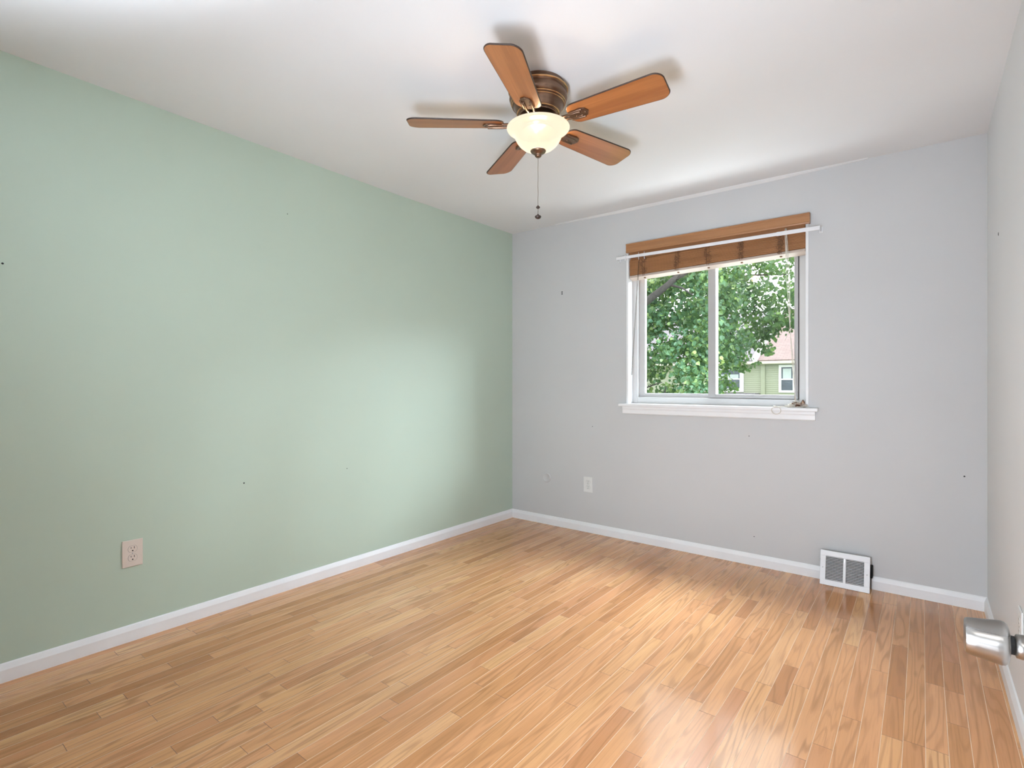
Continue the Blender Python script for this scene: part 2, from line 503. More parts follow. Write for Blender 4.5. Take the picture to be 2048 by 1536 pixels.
bb2 = baseboard('baseboard_back', (2.566, 0, 0), (RX, 0, 0), (0, -1, 0), 'short white baseboard right of the floor vent', False, True)
br = baseboard('baseboard_right', (RX, 0, 0), (RX, RY, 0), (-1, 0, 0), 'white baseboard along the right wall', True, False)

# raised bead of drywall tape where ceiling meets the window wall
vs = []; npt = 16
for i in range(npt + 1):
    xx = 0.45 + (2.55 - 0.45) * i / npt
    t = min(1, i / 5, (npt - i) / 4)
    z = ceil_z(xx, 0)
    vs += [(xx, 0, z - 0.004 - 0.012 * t), (xx, -0.004, z - 0.003 - 0.012 * t), (xx, -0.012 - 0.012 * t, z - 0.003), (xx, -0.014 - 0.012 * t, z + 0.002)]
fs = [(4 * i + k, 4 * i + k + 1, 4 * i + 5 + k, 4 * i + 4 + k) for i in range(npt) for k in range(3)]
tag(MB().add(vs, fs, False).build('trim_1', M['ceil']), 'thin raised white bead along the ceiling above the window', 'trim', kind='structure')

# nail holes and screw marks left in the walls
def spot(parent, p, nrm, r, mat=M['hole'], sq=1.0):
    q = Vector(nrm).to_track_quat('Z', 'Y').to_matrix().to_4x4()
    m = Matrix.Translation(p) @ q @ Matrix.Diagonal((1, sq, 1, 1))
    return MB().lathe([(0, 0.0012), (r * 0.7, 0.0012), (r, 0.0002), (r, -0.001)], m, 10).build('nail_hole', mat, parent)
for y, z, r in ((-2.035, 2.099, .0025), (-3.185, 1.614, .004), (-2.273, 0.631, .004), (-1.651, 0.628, .003)):
    spot(wall_left, (0, y, z), (1, 0, 0), r)
for x, z, r in ((0.509, 1.889, .006), (0.509, 1.874, .006), (0.787, 0.821, .003), (1.92, 0.817, .003), (1.95, 0.181, .003), (2.96, 0.673, .004)):
    spot(wall_back, (x, 0, z), (0, -1, 0), r)
spot(wall_right, (RX, -0.488, 1.796), (-1, 0, 0), 0.008)

# ------------------------------------------------------------------ window
win = empty('window_1', (1.665, 0.0, 1.0), 'white sliding window in the grey wall', 'window', kind='structure')
FY = 0.07   # face of the vinyl frame
mb = MB()   # drywall-edge trim round the opening
mb.box(OX0 - 0.014, -0.006, OZ0, OX0, 0.0, OZ1 + 0.01).box(OX1, -0.006, OZ0, OX1 + 0.014, 0.0, OZ1 + 0.01)
mb.box(OX0 - 0.004, -0.004, OZ0, OX0 + 0.002, FY, OZ1).box(OX1 - 0.002, -0.004, OZ0, OX1 + 0.004, FY, OZ1)
mb.build('casing', M['trim'], win, 0.001)
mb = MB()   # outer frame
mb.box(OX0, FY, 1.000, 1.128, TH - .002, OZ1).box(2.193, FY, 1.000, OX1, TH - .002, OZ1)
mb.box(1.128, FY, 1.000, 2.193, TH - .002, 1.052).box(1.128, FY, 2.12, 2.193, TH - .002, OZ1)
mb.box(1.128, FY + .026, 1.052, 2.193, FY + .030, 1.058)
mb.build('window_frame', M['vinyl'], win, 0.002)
def sash(x0, x1, z0, z1, y, sl, sr, sb, label, mat):
    s = MB()
    s.box(x0, y, z0, x0 + sl, y + .03, z1).box(x1 - sr, y, z0, x1, y + .03, z1)
    s.box(x0 + sl, y, z0, x1 - sr, y + .03, z0 + sb).box(x0 + sl, y, z1 - sb, x1 - sr, y + .03, z1)
    o = s.build('sash', mat, win, 0.002)
    o['label'] = label
    g = MB().box(x0 + sl - .004, y + .013, z0 + sb - .004, x1 - sr + .004, y + .017, z1 - sb + .004).build('pane', M['glass'], o)
    return o
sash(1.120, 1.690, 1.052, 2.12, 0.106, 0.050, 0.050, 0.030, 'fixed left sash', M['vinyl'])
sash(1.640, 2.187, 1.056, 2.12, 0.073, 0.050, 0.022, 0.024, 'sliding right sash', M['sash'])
MB().box(2.1885, 0.074, 1.052, 2.1925, 0.112, 2.12).build('weatherstrip', M['dark'], win)
mb = MB().box(1.022, -0.035, 0.985, 2.306, 0.0, 1.006).box(OX0, -0.001, 0.985, OX1, FY + .002, 1.006)
mb.build('window_sill', M['trim'], win, 0.004, 3)
ap = [(0.0, 0.931), (-0.012, 0.931), (-0.016, 0.936), (-0.016, 0.962), (-0.019, 0.968), (-0.019, 0.985), (0.0, 0.985)]
mb = MB()
vs = [(1.047, y, z) for y, z in ap] + [(2.290, y, z) for y, z in ap]
n = len(ap)
mb.add(vs, [(k, n + k, n + (k + 1) % n, (k + 1) % n) for k in range(n)] + [tuple(range(n)), tuple(range(2 * n - 1, n - 1, -1))])
mb.build('window_apron', M['trim'], win)

# ------------------------------------------------------------------ wooden blind
rng = random.Random(5)
blind = empty('window_blind', (1.665, 0.0, 2.1), 'raised honey coloured wooden slat blind in the top of the window', 'blind')
def bx(x, z, tl=0.022):                # stack hangs 2 cm higher at its right end
    return z + tl * (x - 1.09) / 1.15
# valance: moulded board with returns
vp = [(-0.028, 2.104), (-0.034, 2.106), (-0.036, 2.112), (-0.033, 2.120), (-0.033, 2.155), (-0.037, 2.162), (-0.037, 2.169), (-0.026, 2.169), (-0.026, 2.106)]
vs = [(1.083, y, z + .002) for y, z in vp] + [(2.265, y, z - .003) for y, z in vp]
n = len(vp)
mb = MB().add(vs, [(k, (k + 1) % n, n + (k + 1) % n, n + k) for k in range(n)] + [tuple(reversed(range(n))), tuple(range(n, 2 * n))])
mb.box(1.083, -0.027, 2.108, 1.091, -0.0065, 2.170).box(2.257, -0.027, 2.104, 2.265, -0.0065, 2.166)
mb.build('valance', M['slat'], blind)
MB().box(1.094, 0.002, 2.085, 2.236, 0.052, 2.145).build('headrail', M['slat'], blind, 0.002)
NS = 15
pitch = 0.0072
tilt = R(-19)
def slat_obj(name, zc, mat, th, dx=0.0, ttl=0.022, tt=tilt, w=0.05):
    x0, x1 = 1.094, 2.236
    rz = Matrix.Rotation(-math.atan2(ttl, x1 - x0), 4, 'Y')
    m = Matrix.Translation((1.665 + dx, 0.029, zc + ttl / 2)) @ rz @ Matrix.Rotation(tt, 4, 'X')
    b = MB(); hw = w / 2; L = (x1 - x0) / 2
    sec = [(-hw, 0), (-hw + .001, th / 2), (-hw * .4, th / 2 + .0012), (hw * .4, th / 2 + .0012), (hw - .001, th / 2), (hw, 0), (hw - .001, -th / 2), (-hw + .001, -th / 2)]
    v = [m @ Vector((-L, y, z)) for y, z in sec] + [m @ Vector((L, y, z)) for y, z in sec]
    k = len(sec)
    b.add(v, [(i, k + i, k + (i + 1) % k, (i + 1) % k) for i in range(k)] + [tuple(range(k)), tuple(range(2 * k - 1, k - 1, -1))])
    return b.build(name, mat, blind)
z0 = 1.930
rail = MB()
x0, x1 = 1.094, 2.236
rm = Matrix.Translation((1.665, 0.029, z0 - .002 + .011)) @ Matrix.Rotation(-math.atan2(.022, 1.142), 4, 'Y') @ Matrix.Rotation(tilt, 4, 'X')
rail.box(-.571, -.025, -.009, .571, .025, .009, rm)
rail = rail.build('bottom_rail', M['rail_wood'], blind, 0.002)
rail['label'] = 'pale bottom rail with cord buttons'
CX = [1.205, 1.452, 1.66, 1.87, 2.10]           # five ladder positions
for x in CX:
    m = rm @ Matrix.Translation((x - 1.665, -0.002, -0.009)) @ Matrix.Rotation(PI, 4, 'X')
    MB().lathe([(0, .004), (.004, .004), (.0075, .002), (.008, 0), (.008, -.002)], m, 16).build('cord_button', M['tan_cord'], rail)
for i in range(NS):
    slat_obj('slat', z0 + 0.0135 + i * pitch, M['slat'], 0.0058, rng.uniform(-.0012, .0012))
# two upper slats hang loose: one sags at its left end
slat_obj('slat', z0 + 0.0135 + NS * pitch + .002, M['slat'], 0.0036, 0.001, 0.032, R(-24))
slat_obj('slat', z0 + 0.0135 + NS * pitch + .024, M['slat'], 0.0036, 0.0, 0.018, R(-14))
slat_obj('slat', z0 + 0.0135 + NS * pitch + .040, M['slat'], 0.0036, 0.0, 0.012, R(-8))
# bunched ladder cords in front of the stack
for x in CX:
    b = MB()
    for s in range(26):
        zc = bx(x, z0 + 0.012) + rng.uniform(0, 0.112)
        xc = x + rng.uniform(-.017, .017)
        a0, rr, q = rng.uniform(0, 6.28), rng.uniform(.005, .011), rng.uniform(2.5, 5.5)
        pts = []
        for k in range(10):
            t = a0 + q * k / 9
            pts.append((xc + rr * math.cos(t), 0.0008 - 0.003 * rng.random(), zc + rr * 0.8 * math.sin(t)))
        b.tube(pts, 0.0015, 5)
    for s in (-1, 1):
        b.tube([(x + s * .012, 0.004, 2.10), (x + s * .011, 0.0, 2.06), (x + s * .009, -0.001, bx(x, z0 + .05)), (x + s * .006, -0.001, bx(x, z0 + 0.002))], 0.0012, 5)
    b.build('ladder_cord', M['tan_cord'], blind)
# tilt wand, clear plastic
b = MB().tube([(1.182, -0.012, 2.085), (1.181, -0.016, 2.045), (1.178, -0.018, 2.03), (1.127, -0.028, 1.225), (1.126, -0.028, 1.215)], [.0022, .0022, .0042, .0042, .003], 8)
b.build('tilt_wand', M['acrylic'], blind)
for x in (1.172, 1.215):
    MB().tube([(x, -0.010, 2.105), (x, -0.014, 2.085), (x + .002, -0.012, 2.05)], 0.0022, 6).build('wand_hook', M['white_metal'], blind)
# lift cords hanging on the right
def catenary(p, q, sag, n=14):
    p, q = Vector(p), Vector(q)
    return [p.lerp(q, k / n) + Vector((sag * math.sin(PI * k / n), 0, 0)) for k in range(n + 1)]
b = MB()
kn = Vector((2.158, -0.016, 1.475))
for i, sg in enumerate((-.004, .003, .007)):
    b.tube(catenary((2.128 + .004 * i, -0.010, 2.10), kn, sg), 0.0015, 6)
for i, sg in enumerate((-.005, .002, .006)):
    b.tube(catenary(kn, (2.192 - .004 * i, -0.012, 1.02), sg), 0.0015, 6)
b.tube([kn + Vector((-.012, 0, -.02)), kn + Vector((-.022, -.002, -.045)), kn + Vector((-.028, -.002, -.06))], .0012, 6)
b.lathe([(0, -.006), (.004, -.004), (.005, 0), (.004, .004), (0, .006)], Matrix.Translation(kn), 10)
b.tube(catenary((2.134, -0.012, 2.10), (2.136, -0.012, 1.93), .001), .0024, 6)
lc = b.build('lift_cord', M['cord'], blind)
# the rest of the cord heaped on the sill with its brown tassels
b = MB()
def loop(c, rx, ry, tilt_, turns, n=30, r=.0015, zz=0.0):
    pts = []
    for k in range(n + 1):
        t = 2 * PI * turns * k / n
        e = Vector((rx * math.cos(t), ry * math.sin(t), 0))
        e = Euler(tilt_).to_matrix() @ e
        pts.append(Vector(c) + e + Vector((0, 0, zz * k / n)))
    return pts
for i in range(26):
    u_ = rng.uniform(-1, 1)
    c = (2.196 + .045 * u_, -0.012 + rng.uniform(-.008, .014), 1.0095 + rng.uniform(0.0, .034) * (1 - .8 * abs(u_)))
    rx = rng.uniform(.014, .026)
    pts = loop(c, rx, rx * rng.uniform(.35, .6), (rng.uniform(-.7, .2), rng.uniform(-.5, .5), rng.uniform(-.6, .6)), rng.uniform(.8, 1.5))
    pts = [(p.x, min(p.y, 0.05), max(p.z, 1.0078)) for p in pts]
    b.tube(pts, .0018, 6)
for dz, y0 in ((0, -.026), (.002, -.030), (0.001, -.022), (0.003, -.028)):
    b.tube([(2.228, -0.018, 1.009 + dz), (2.19, y0, 1.0085 + dz), (2.14, y0 - .002, 1.009 + dz), (2.10, y0 - .004, 1.0085 + dz), (2.082, y0 - .006, 1.009 + dz), (2.066, y0 + .004, 1.013 + dz)], .0017, 6)
# one loop hangs over the nose of the sill
pts = []
for k in range(25):
    t = PI * 0.62 + (2 * PI - .5) * k / 24
    pts.append((2.085 + .026 * math.cos(t), -0.0385 - .002 * math.sin(t * 3), 0.988 + .024 * math.sin(t)))
b.tube([(2.118, -0.030, 1.0088), (2.10, -.036, 1.0085)] + pts[1:], .0019, 6)
hp = b.build('cord_heap', M['cord'], blind)
hp['label'] = 'cream cord heaped on the sill'
b = MB()
for i in range(16):
    c = (2.208 + rng.uniform(-.03, .022), -0.014 + rng.uniform(-.006, .010), 1.0085 + rng.uniform(0.002, .022))
    pts = loop(c, rng.uniform(.010, .018), rng.uniform(.006, .010), (rng.uniform(-.8, .2), rng.uniform(-.5, .5), rng.uniform(-.6, .6)), rng.uniform(.7, 1.2), 20)
    b.tube([(p.x, min(p.y, .05), max(p.z, 1.0078)) for p in pts], .0017, 6)
b.build('frayed_cord', M['tan_cord'], hp)
for x, z, a in ((2.224, 1.014, .12), (2.2325, 1.010, -.06), (2.2165, 1.020, .3)):
    m = Matrix.Translation((x, -0.006, z)) @ Matrix.Rotation(a, 4, 'Y') @ Matrix.Rotation(.12, 4, 'X')
    MB().lathe([(0, -.002), (.0065, -.002), (.0075, .004), (.0062, .018), (.0042, .032), (.0025, .036), (0, .037)], m, 14).build('tassel', M['bronze'], hp)

# ------------------------------------------------------------------ curtain rod
rod = empty('curtain_rod', (1.665, 0, 2.06), 'thin flat white curtain rod fixed across the wooden blind', 'curtain rod')
def rbar(xa, za, xb, zb, y0, y1, h, name):
    v = []
    for x, z in ((xa, za), (xb, zb)):
        v += [(x, y0, z - h), (x, y1, z - h), (x, y1, z + h), (x, y0, z + h)]
    return MB().add(v, [(0, 1, 2, 3), (7, 6, 5, 4), (0, 4, 5, 1), (1, 5, 6, 2), (2, 6, 7, 3), (3, 7, 4, 0)]).build(name, M['white_metal'], rod, 0.0025, 3)
rbar(1.016, 2.0715, 2.13, 2.0625, -0.056, -0.050, 0.0105, 'rod_bar')
rbar(2.09, 2.0628, 2.322, 2.0610, -0.058, -0.049, 0.0118, 'rod_sleeve')
for x, z in ((1.016, 2.0715), (2.316, 2.061)):
    MB().box(x, -0.053, z - .0100, x + .005, 0.0, z + .0100).build('rod_return', M['white_metal'], rod, 0.001)
    br_ = MB().box(x - .006, -0.004, z - .020, x + .012, 0.0, z + .016).box(x - .002, -0.012, z - .016, x + .006, -.004, z - .011).build('rod_bracket', M['white_metal'], rod, 0.001)
    MB().lathe([(0, .002), (.003, .0018), (.0035, 0)], Matrix.Translation((x + .004, -.004, z - .015)) @ Matrix.Rotation(R(90), 4, 'X'), 10).build('screw', M['steel'], br_)
MB().box(1.086, -0.060, 2.048, 1.094, -0.048, 2.088).build('rod_clip', M['white_metal'], rod, 0.001)

# ------------------------------------------------------------------ ceiling fan
FX, FYc = 1.503, -1.737
fan_top = ceil_z(FX, FYc)
fan = empty('ceiling_fan', (FX, FYc, fan_top), 'bronze flush mount ceiling fan with five cherry blades and a lit glass bowl', 'ceiling fan')
FM = Matrix.Translation((FX, FYc, 0))
zt = fan_top
prof = [(0.0, zt - .0005), (.112, zt - .0005), (.113, zt - .016), (.115, zt - .019), (.121, zt - .021), (.1245, zt - .027), (.1235, zt - .033), (.119, zt - .036),
        (.1195, zt - .042), (.1225, zt - .050), (.1235, zt - .058), (.121, zt - .066), (.115, zt - .071), (.113, zt - .073), (.1145, zt - .076), (.113, zt - .080),
        (.1095, zt - .082), (.1105, zt - .085), (.108, zt - .089), (.104, zt - .092), (.101, zt - .100), (.0965, zt - .109), (.0905, zt - .117), (.088, zt - .119),
        (.0885, zt - .122), (.085, zt - .126), (.081, zt - .127), (.080, zt - .131), (.075, zt - .133), (.062, zt - .132), (.060, zt - .125)]
prof2 = [(0.0, zt - .126), (.060, zt - .126)]
MB().lathe(prof, FM, 72).lathe(prof2, FM, 40).build('motor_housing', M['bronze'], fan, sharp=50)
M['gold'] = plain('rubbed_gold_edge', (0.62, 0.36, 0.17), 0.22, metal=0.95)
for rr, hh, tt in (((.1235), .0265, .0045), (.1145, .0765, .0024), (.1105, .0855, .0022), (.0885, .1215, .0034)):
    pts = [(FX + rr * math.cos(2 * PI * k / 72), FYc + rr * math.sin(2 * PI * k / 72), zt - hh) for k in range(73)]
    MB().tube(pts, tt, 8, caps=False).build('trim_ring', M['gold'], fan)
# hub below the motor carrying the blade irons, and the light fitter
MB().lathe([(.030, zt - .125), (.030, zt - .150), (.072, zt - .152), (.074, zt - .158), (.072, zt - .166), (.045, zt - .168), (.045, zt - .180), (.066, zt - .184), (.068, zt - .196), (.0, zt - .197)], FM, 48).build('hub', M['bronze'], fan, sharp=40)
# shallow metal pan added over the bowl to block the bulb's upward light
MB().lathe([(.020, 2.2365), (.112, 2.2345), (.1165, 2.2350), (.1170, 2.2375), (.1120, 2.2395), (.066, 2.2415), (.020, 2.2420)], FM, 48).build('light_block_pan', M['bronze'], fan, sharp=40)
# glass bowl
bo = [(.1325, 2.2390), (.1338, 2.2370), (.1325, 2.2345), (.1265, 2.2310), (.1180, 2.2260), (.1095, 2.2185), (.1035, 2.2090), (.0985, 2.1970), (.0915, 2.1830), (.0810, 2.1690), (.0660, 2.1560), (.0480, 2.1465), (.0300, 2.1415), (.0080, 2.1400)]
bi = [(max(r - .0035, .006), h + .0035) for r, h in reversed(bo[3:])] + [(.1265, 2.2360), (.1325, 2.2390)]
bowl = MB().lathe(bo + bi, FM, 72).build('light_bowl', M['bowl'], fan)
bowl['label'] = 'lit cream alabaster glass bowl'
MB().tube([(FX, FYc, zt - .19), (FX, FYc, 2.118)], .004, 8).build('bowl_rod', M['bronze'], fan)
MB().lathe([(0, 2.146), (.030, 2.1445), (.0335, 2.141), (.0315, 2.1365), (.0235, 2.130), (.0135, 2.1265), (.0125, 2.124), (.0145, 2.1215), (.0135, 2.118), (.0085, 2.1135), (0, 2.1125)], FM, 40).build('finial', M['bronze'], fan)
lamp('fan_bulb', 'POINT', (FX, FYc, 2.176), (0, 0, 0), 12.0, (1.0, 0.82, 0.60), shadow_soft_size=.034)
# pull chain with two pulls
ch = MB()
for k in range(62):
    z = 2.112 - k * .0042
    ch.lathe([(0, .0016), (.0011, .0011), (.0016, 0), (.0011, -.0011), (0, -.0016)], Matrix.Translation((FX - .001 + .0006 * math.sin(k * .4), FYc, z)), 6)
ch.tube([(FX - .001, FYc, 2.112), (FX - .001, FYc, 1.868)], .0006, 5)
chain = ch.build('pull_chain', M['chain'], fan)
def pull(z, s):
    return MB().lathe([(0, z + .010 * s), (.003, z + .0095 * s), (.004, z + .006 * s), (.0105 * s, z + .003 * s), (.0125 * s, z), (.0105 * s, z - .005 * s), (.006 * s, z - .008 * s), (0, z - .009 * s)], Matrix.Translation((FX - .001, FYc, 0)), 20).build('chain_pull', M['blade_edge'], chain)
pull(1.902, .72); pull(1.862, 1.12)
# blades
def blade_outline(r0, r1, w0, w1, n=6):
    pts = []
    def corner(cx, cy, rad, a0):
        for k in range(n + 1):
            a = a0 + (PI / 2) * k / n
            pts.append((cx + rad * math.cos(a), cy + rad * math.sin(a)))
    c1, c0 = .030, .036
    corner(r1 - c1, w1 / 2 - c1, c1, 0)
    corner(r0 + c0, w0 / 2 - c0, c0, PI / 2)
    corner(r0 + c0, -w0 / 2 + c0, c0, PI)
    corner(r1 - c1, -w1 / 2 + c1, c1, 3 * PI / 2)
    # soften the straight tip into a shallow arc
    return [(x + (0.010 * (1 - (y / (w1 / 2)) ** 2) if x > r1 - .02 else 0), y) for x, y in pts]
BZ = 2.252
def build_blade():
    tiltm = Matrix.Rotation(R(-12), 4, 'X')
    T = Matrix.Translation((FX, FYc, BZ))
    out = blade_outline(.150, .542, .108, .134)
    root = MB().prism([(x, y) for x, y in out], -.0026, .0030, T @ tiltm).build('blade', M['blade'], None)
    # move the mesh so that its own origin is the fan axis
    me = root.data
    me.transform(Matrix.Translation((-FX, -FYc, -BZ)))
    root.parent = fan
    root.location = (0, 0, BZ - fan_top)
    # dark rounded edge band
    e = MB()
    path = [T @ tiltm @ Vector((x, y, .0006)) for x, y in out]
    path.append(path[0]); path.append(path[1])
    e.tube(path, .0034, 6, caps=False)
    e.build('edge_band', M['blade_edge'], root)
    # blade iron: arm from the hub and a clasp plate with screws under the blade root
    b = MB()
    arm = [(.060, 0, zt - .160), (.085, 0, zt - .163), (.115, 0, BZ - .004), (.150, 0, BZ - .0075), (.205, 0, BZ - .0085)]
    for s in (-1, 1):
        b.tube([(FX + x, FYc + s * (.014 if x > .12 else .010), z) for x, y, z in arm], .0055, 8)
    pl = [(.150, -.012), (.160, -.021), (.205, -.026), (.226, -.019), (.236, 0), (.226, .019), (.205, .026), (.160, .021), (.150, .012)]
    b.prism(pl, -.0085, -.0030, T @ tiltm)
    for s in (-1, 1):
        b.tube([T @ tiltm @ Vector((.155, s * .020, -.009)), T @ tiltm @ Vector((.215, s * .021, -.010))], .005, 8)
    iron = b.build('blade_iron', M['bronze'], root, 0.001)
    for x, y in ((.180, -.010), (.180, .010), (.222, 0)):
        m = T @ tiltm @ Matrix.Translation((x, y, -.0085)) @ Matrix.Rotation(PI, 4, 'X')
        MB().lathe([(0, .003), (.003, .0026), (.0042, .001), (.0042, 0)], m, 10).build('screw', M['bronze'], iron)
    return root
blade0 = build_blade()
blade0.rotation_euler = (0, 0, R(4.3))
for k in range(1, 5):
    b = copy_tree(blade0, fan)
    b.rotation_euler = (0, 0, R(4.3 + 72 * k))

# ------------------------------------------------------------------ outlets, cap, vent
def outlet(loc, rot, mat, label, w=.079, h=.120):
    """duplex outlet; local +y points into the room"""
    t = empty('wall_outlet', loc, label, 'outlet')
    Q = Matrix.Translation(loc) @ Matrix.Rotation(rot, 4, 'Z')
    hw, hh = w / 2, h / 2
    MB().box(-hw, 0, -hh, hw, .0055, hh, Q).build('cover_plate', mat, t, 0.003, 3)
    for s in (-1, 1):
        zc = s * .0195
        pts = []
        for k in range(28):
            a = 2 * PI * k / 28
            pts.append((.0172 * math.cos(a), max(-.0142, min(.0142, .0172 * math.sin(a)))))
        m = Q @ Matrix.Translation((0, 0, zc)) @ Matrix.Rotation(R(90), 4, 'X')
        m = Q @ Matrix(((1, 0, 0, 0), (0, 0, 1, 0), (0, 1, 0, zc), (0, 0, 0, 1)))
        ring = MB().prism([(x * 1.05, y * 1.05) for x, y in pts], .0035, .0057, m)
        r = MB().prism(pts, .004, .0066, m).build('receptacle', mat, t, 0.0004)
        ring.build('gap', M['gap'], r)
        s1 = MB().box(-.0072, .0055, zc + .001, -.0050, .0068, zc + .0105, Q)
        s1.box(.0050, .0055, zc + .002, .0072, .0068, zc + .0095, Q)
        s1.prism([(.0030 * math.cos(2 * PI * k / 14), .0030 * math.sin(2 * PI * k / 14) - .0075) for k in range(14)], .0055, .0068, m)
        s1.build('slots', M['dark'], r)
    m = Q @ Matrix(((1, 0, 0, 0), (0, 0, 1, 0), (0, 1, 0, 0), (0, 0, 0, 1)))
    MB().lathe([(0, .0072), (.0022, .0070), (.003, .0055)], m, 12).build('screw', M['steel'], t)
    return t
outlet((0, -2.7645, .3905), R(-90), M['almond'], 'almond duplex outlet low on the green wall')
outlet((.7505, 0, .3685), R(180), M['plate'], 'white duplex outlet on the grey wall below and left of the window')
outlet((RX, -1.1585, .345), R(90), M['plate'], 'white outlet on the right wall, cut by the photo edge beside the door knob')
capo = empty('round_wall_fixture', (.361, 0, .381), 'small round grey cover cap painted over, left of the white outlet', 'cover cap')
cm = Matrix.Translation((.361, 0, .381)) @ Matrix.Rotation(R(90), 4, 'X')
MB().lathe([(0, .0050), (.026, .0055), (.029, .0075), (.032, .0088), (.036, .0085), (.039, .0060), (.040, 0.0)], cm, 40).build('cover', M['cap'], capo)

def floor_vent():
    x0, x1 = 2.3245, 2.5625
    h = .186; d = .008
    yb, yt = -.0995, -.0560        # leans back towards the wall
    t = empty('floor_vent', ((x0 + x1) / 2, yb, 0), 'white louvred baseboard heat register standing against the grey wall', 'vent')
    ang = math.atan2(yt - yb, h)
    L = h / math.cos(ang)
    Q = Matrix.Translation(((x0 + x1) / 2, yb, .0015)) @ Matrix.Rotation(-ang, 4, 'X')
    hw = (x1 - x0) / 2
    bx0, bx1, bz0, bz1 = -hw + .027, hw - .027, .030, L - .030
    f = MB().box(-hw, 0, 0, hw, d, bz0, Q).box(-hw, 0, bz1, hw, d, L, Q).box(-hw, 0, bz0, bx0, d, bz1, Q).box(bx1, 0, bz0, hw, d, bz1, Q)
    f.box(-.0065, 0, bz0, .0065, d, bz1, Q)
    # folded side and top flanges
    f.box(-hw, d, 0, -hw + .002, .022, L, Q).box(hw - .002, d, 0, hw, .022, L, Q).box(-hw, d, L - .002, hw, .022, L, Q)
    fr = f.build('frame', M['white_metal'], t, 0.0012)
    n = 16
    for (a, b) in ((bx0, -.0065), (.0065, bx1)):
        lv = MB()
        for k in range(n):
            z = bz0 + (bz1 - bz0) * (k + .5) / n
            lv.box(a, -.0028, -.0006, b, .0042, .0006, Q @ Matrix.Translation((0, .0042, z)) @ Matrix.Rotation(R(27), 4, 'X'))
        lv.build('louver', M['white_metal'], t)
    MB().box(-hw + .004, .020, .004, hw - .004, .0215, L - .006, Q).build('back_plate', M['dark'], t)
    MB().box(-.0012, -.006, bz1 - .026, .0012, .002, bz1 - .004, Q).build('lever', M['steel'], t)
    for s in (-1, 1):
        m = Q @ Matrix(((1, 0, 0, s * (hw - .013)), (0, 0, -1, 0), (0, 1, 0, L * .5), (0, 0, 0, 1)))
        MB().lathe([(0, .0016), (.0022, .0014), (.003, 0)], m, 10).build('screw', M['steel'], t)
    # black sealing foam round the duct behind, showing at both sides
    MB().box(x0 - .004, -.046, .070, x1 + .010, -.0004, .135).build('duct_foam', M['foam'], t, .003)
    return t
floor_vent()

# ------------------------------------------------------------------ open door at the right, only its knob is in view
door = empty('door_1', (2.93, -3.0, 0), 'white door folded open against the right wall with a satin nickel knob', 'door', kind='structure')
KX, KY, KZ = 2.852, -2.685, 0.833
MB().box(2.935, -3.40, .012, 2.970, -2.622, 2.03).build('door_leaf', M['trim'], door, 0.002)
km = Matrix.Translation((KX, KY, KZ)) @ Matrix.Rotation(R(90), 4, 'Y')     # local z -> world +x
kp = [(0, -.0205), (.0185, -.0205), (.0205, -.0198), (.0215, -.0180), (.0228, -.0090), (.0240, 0), (.0252, .0080), (.0258, .0130), (.0252, .0165), (.0225, .0195), (.0170, .0210), (.0118, .0212)]
knob = MB().lathe(kp, km, 64).build('door_knob', M['nickel'], door, sharp=35)
MB().lathe([(.0118, .0205), (.0108, .0225), (.0108, .0265)], km, 32).build('knob_neck', M['dark'], knob)
MB().lathe([(.0108, .0255), (.0136, .0268), (.0142, .0320), (.0148, .060), (.0290, .066), (.0320, .072), (.0325, .082)], km, 48).build('knob_rose', M['nickel'], knob)

# ------------------------------------------------------------------ outdoors
def leaves(name, blobs, mat, parent, size, seed, up=0.35):
    """real leaves: each a folded six-point blade; blobs = (cx, cy, cz, rx, ry, rz, count)"""
    rs = np.random.RandomState(seed)
    V, F, Cc = [], [], []
    shape = np.array([(0, 0, 0), (-.40, .22, .10), (-.36, .60, .10), (0, 1.0, -.05), (.36, .60, .10), (.40, .22, .10)])
    for cx, cy, cz, rx, ry, rz, cnt in blobs:
        tone = rs.uniform(-.18, .18)
        for _ in range(cnt):
            d = rs.normal(size=3); d /= np.linalg.norm(d)
            q = rs.uniform(.25, 1.0) ** .6
            p = np.array([cx + rx * d[0] * q, cy + ry * d[1] * q, cz + rz * d[2] * q])
            nrm = rs.normal(size=3) * .8 + np.array([0, -.55, up]) + d * .5
            nrm /= np.linalg.norm(nrm)
            t = rs.normal(size=3) + np.array([0, 0, -1.2]); t -= nrm * t.dot(nrm); t /= np.linalg.norm(t)
            b = np.cross(t, nrm)
            s = size * rs.uniform(.6, 1.25)
            n = len(V)
            for u, v, w in shape:
                V.append(tuple(p + s * (b * u + t * v + nrm * w)))
            F += [(n, n + 3, n + 2, n + 1), (n, n + 5, n + 4, n + 3)]
            c = min(1, max(0, rs.beta(1.6, 2.2) + tone))
            Cc += [(c, rs.uniform(), 0, 1)] * 2
    me = bpy.data.meshes.new(name)
    off = world_loc(parent)
    me.from_pydata([(x - off.x, y - off.y, z - off.z) for x, y, z in V], [], F)
    me.polygons.foreach_set('use_smooth', [False] * len(F))
    at = me.attributes.new('rnd', 'FLOAT_COLOR', 'FACE')
    at.data.foreach_set('color', np.array(Cc, 'f').ravel())
    me.materials.append(mat)
    o = bpy.data.objects.new(name, me); COL.objects.link(o)
    o.parent = parent
    return o

GZ = -2.9   # ground below this upstairs room
tag(MB().box(-40, .4, GZ - .1, 40, 60, GZ).build('ground', M['lawn']), 'lawn between the houses', 'ground', kind='structure')

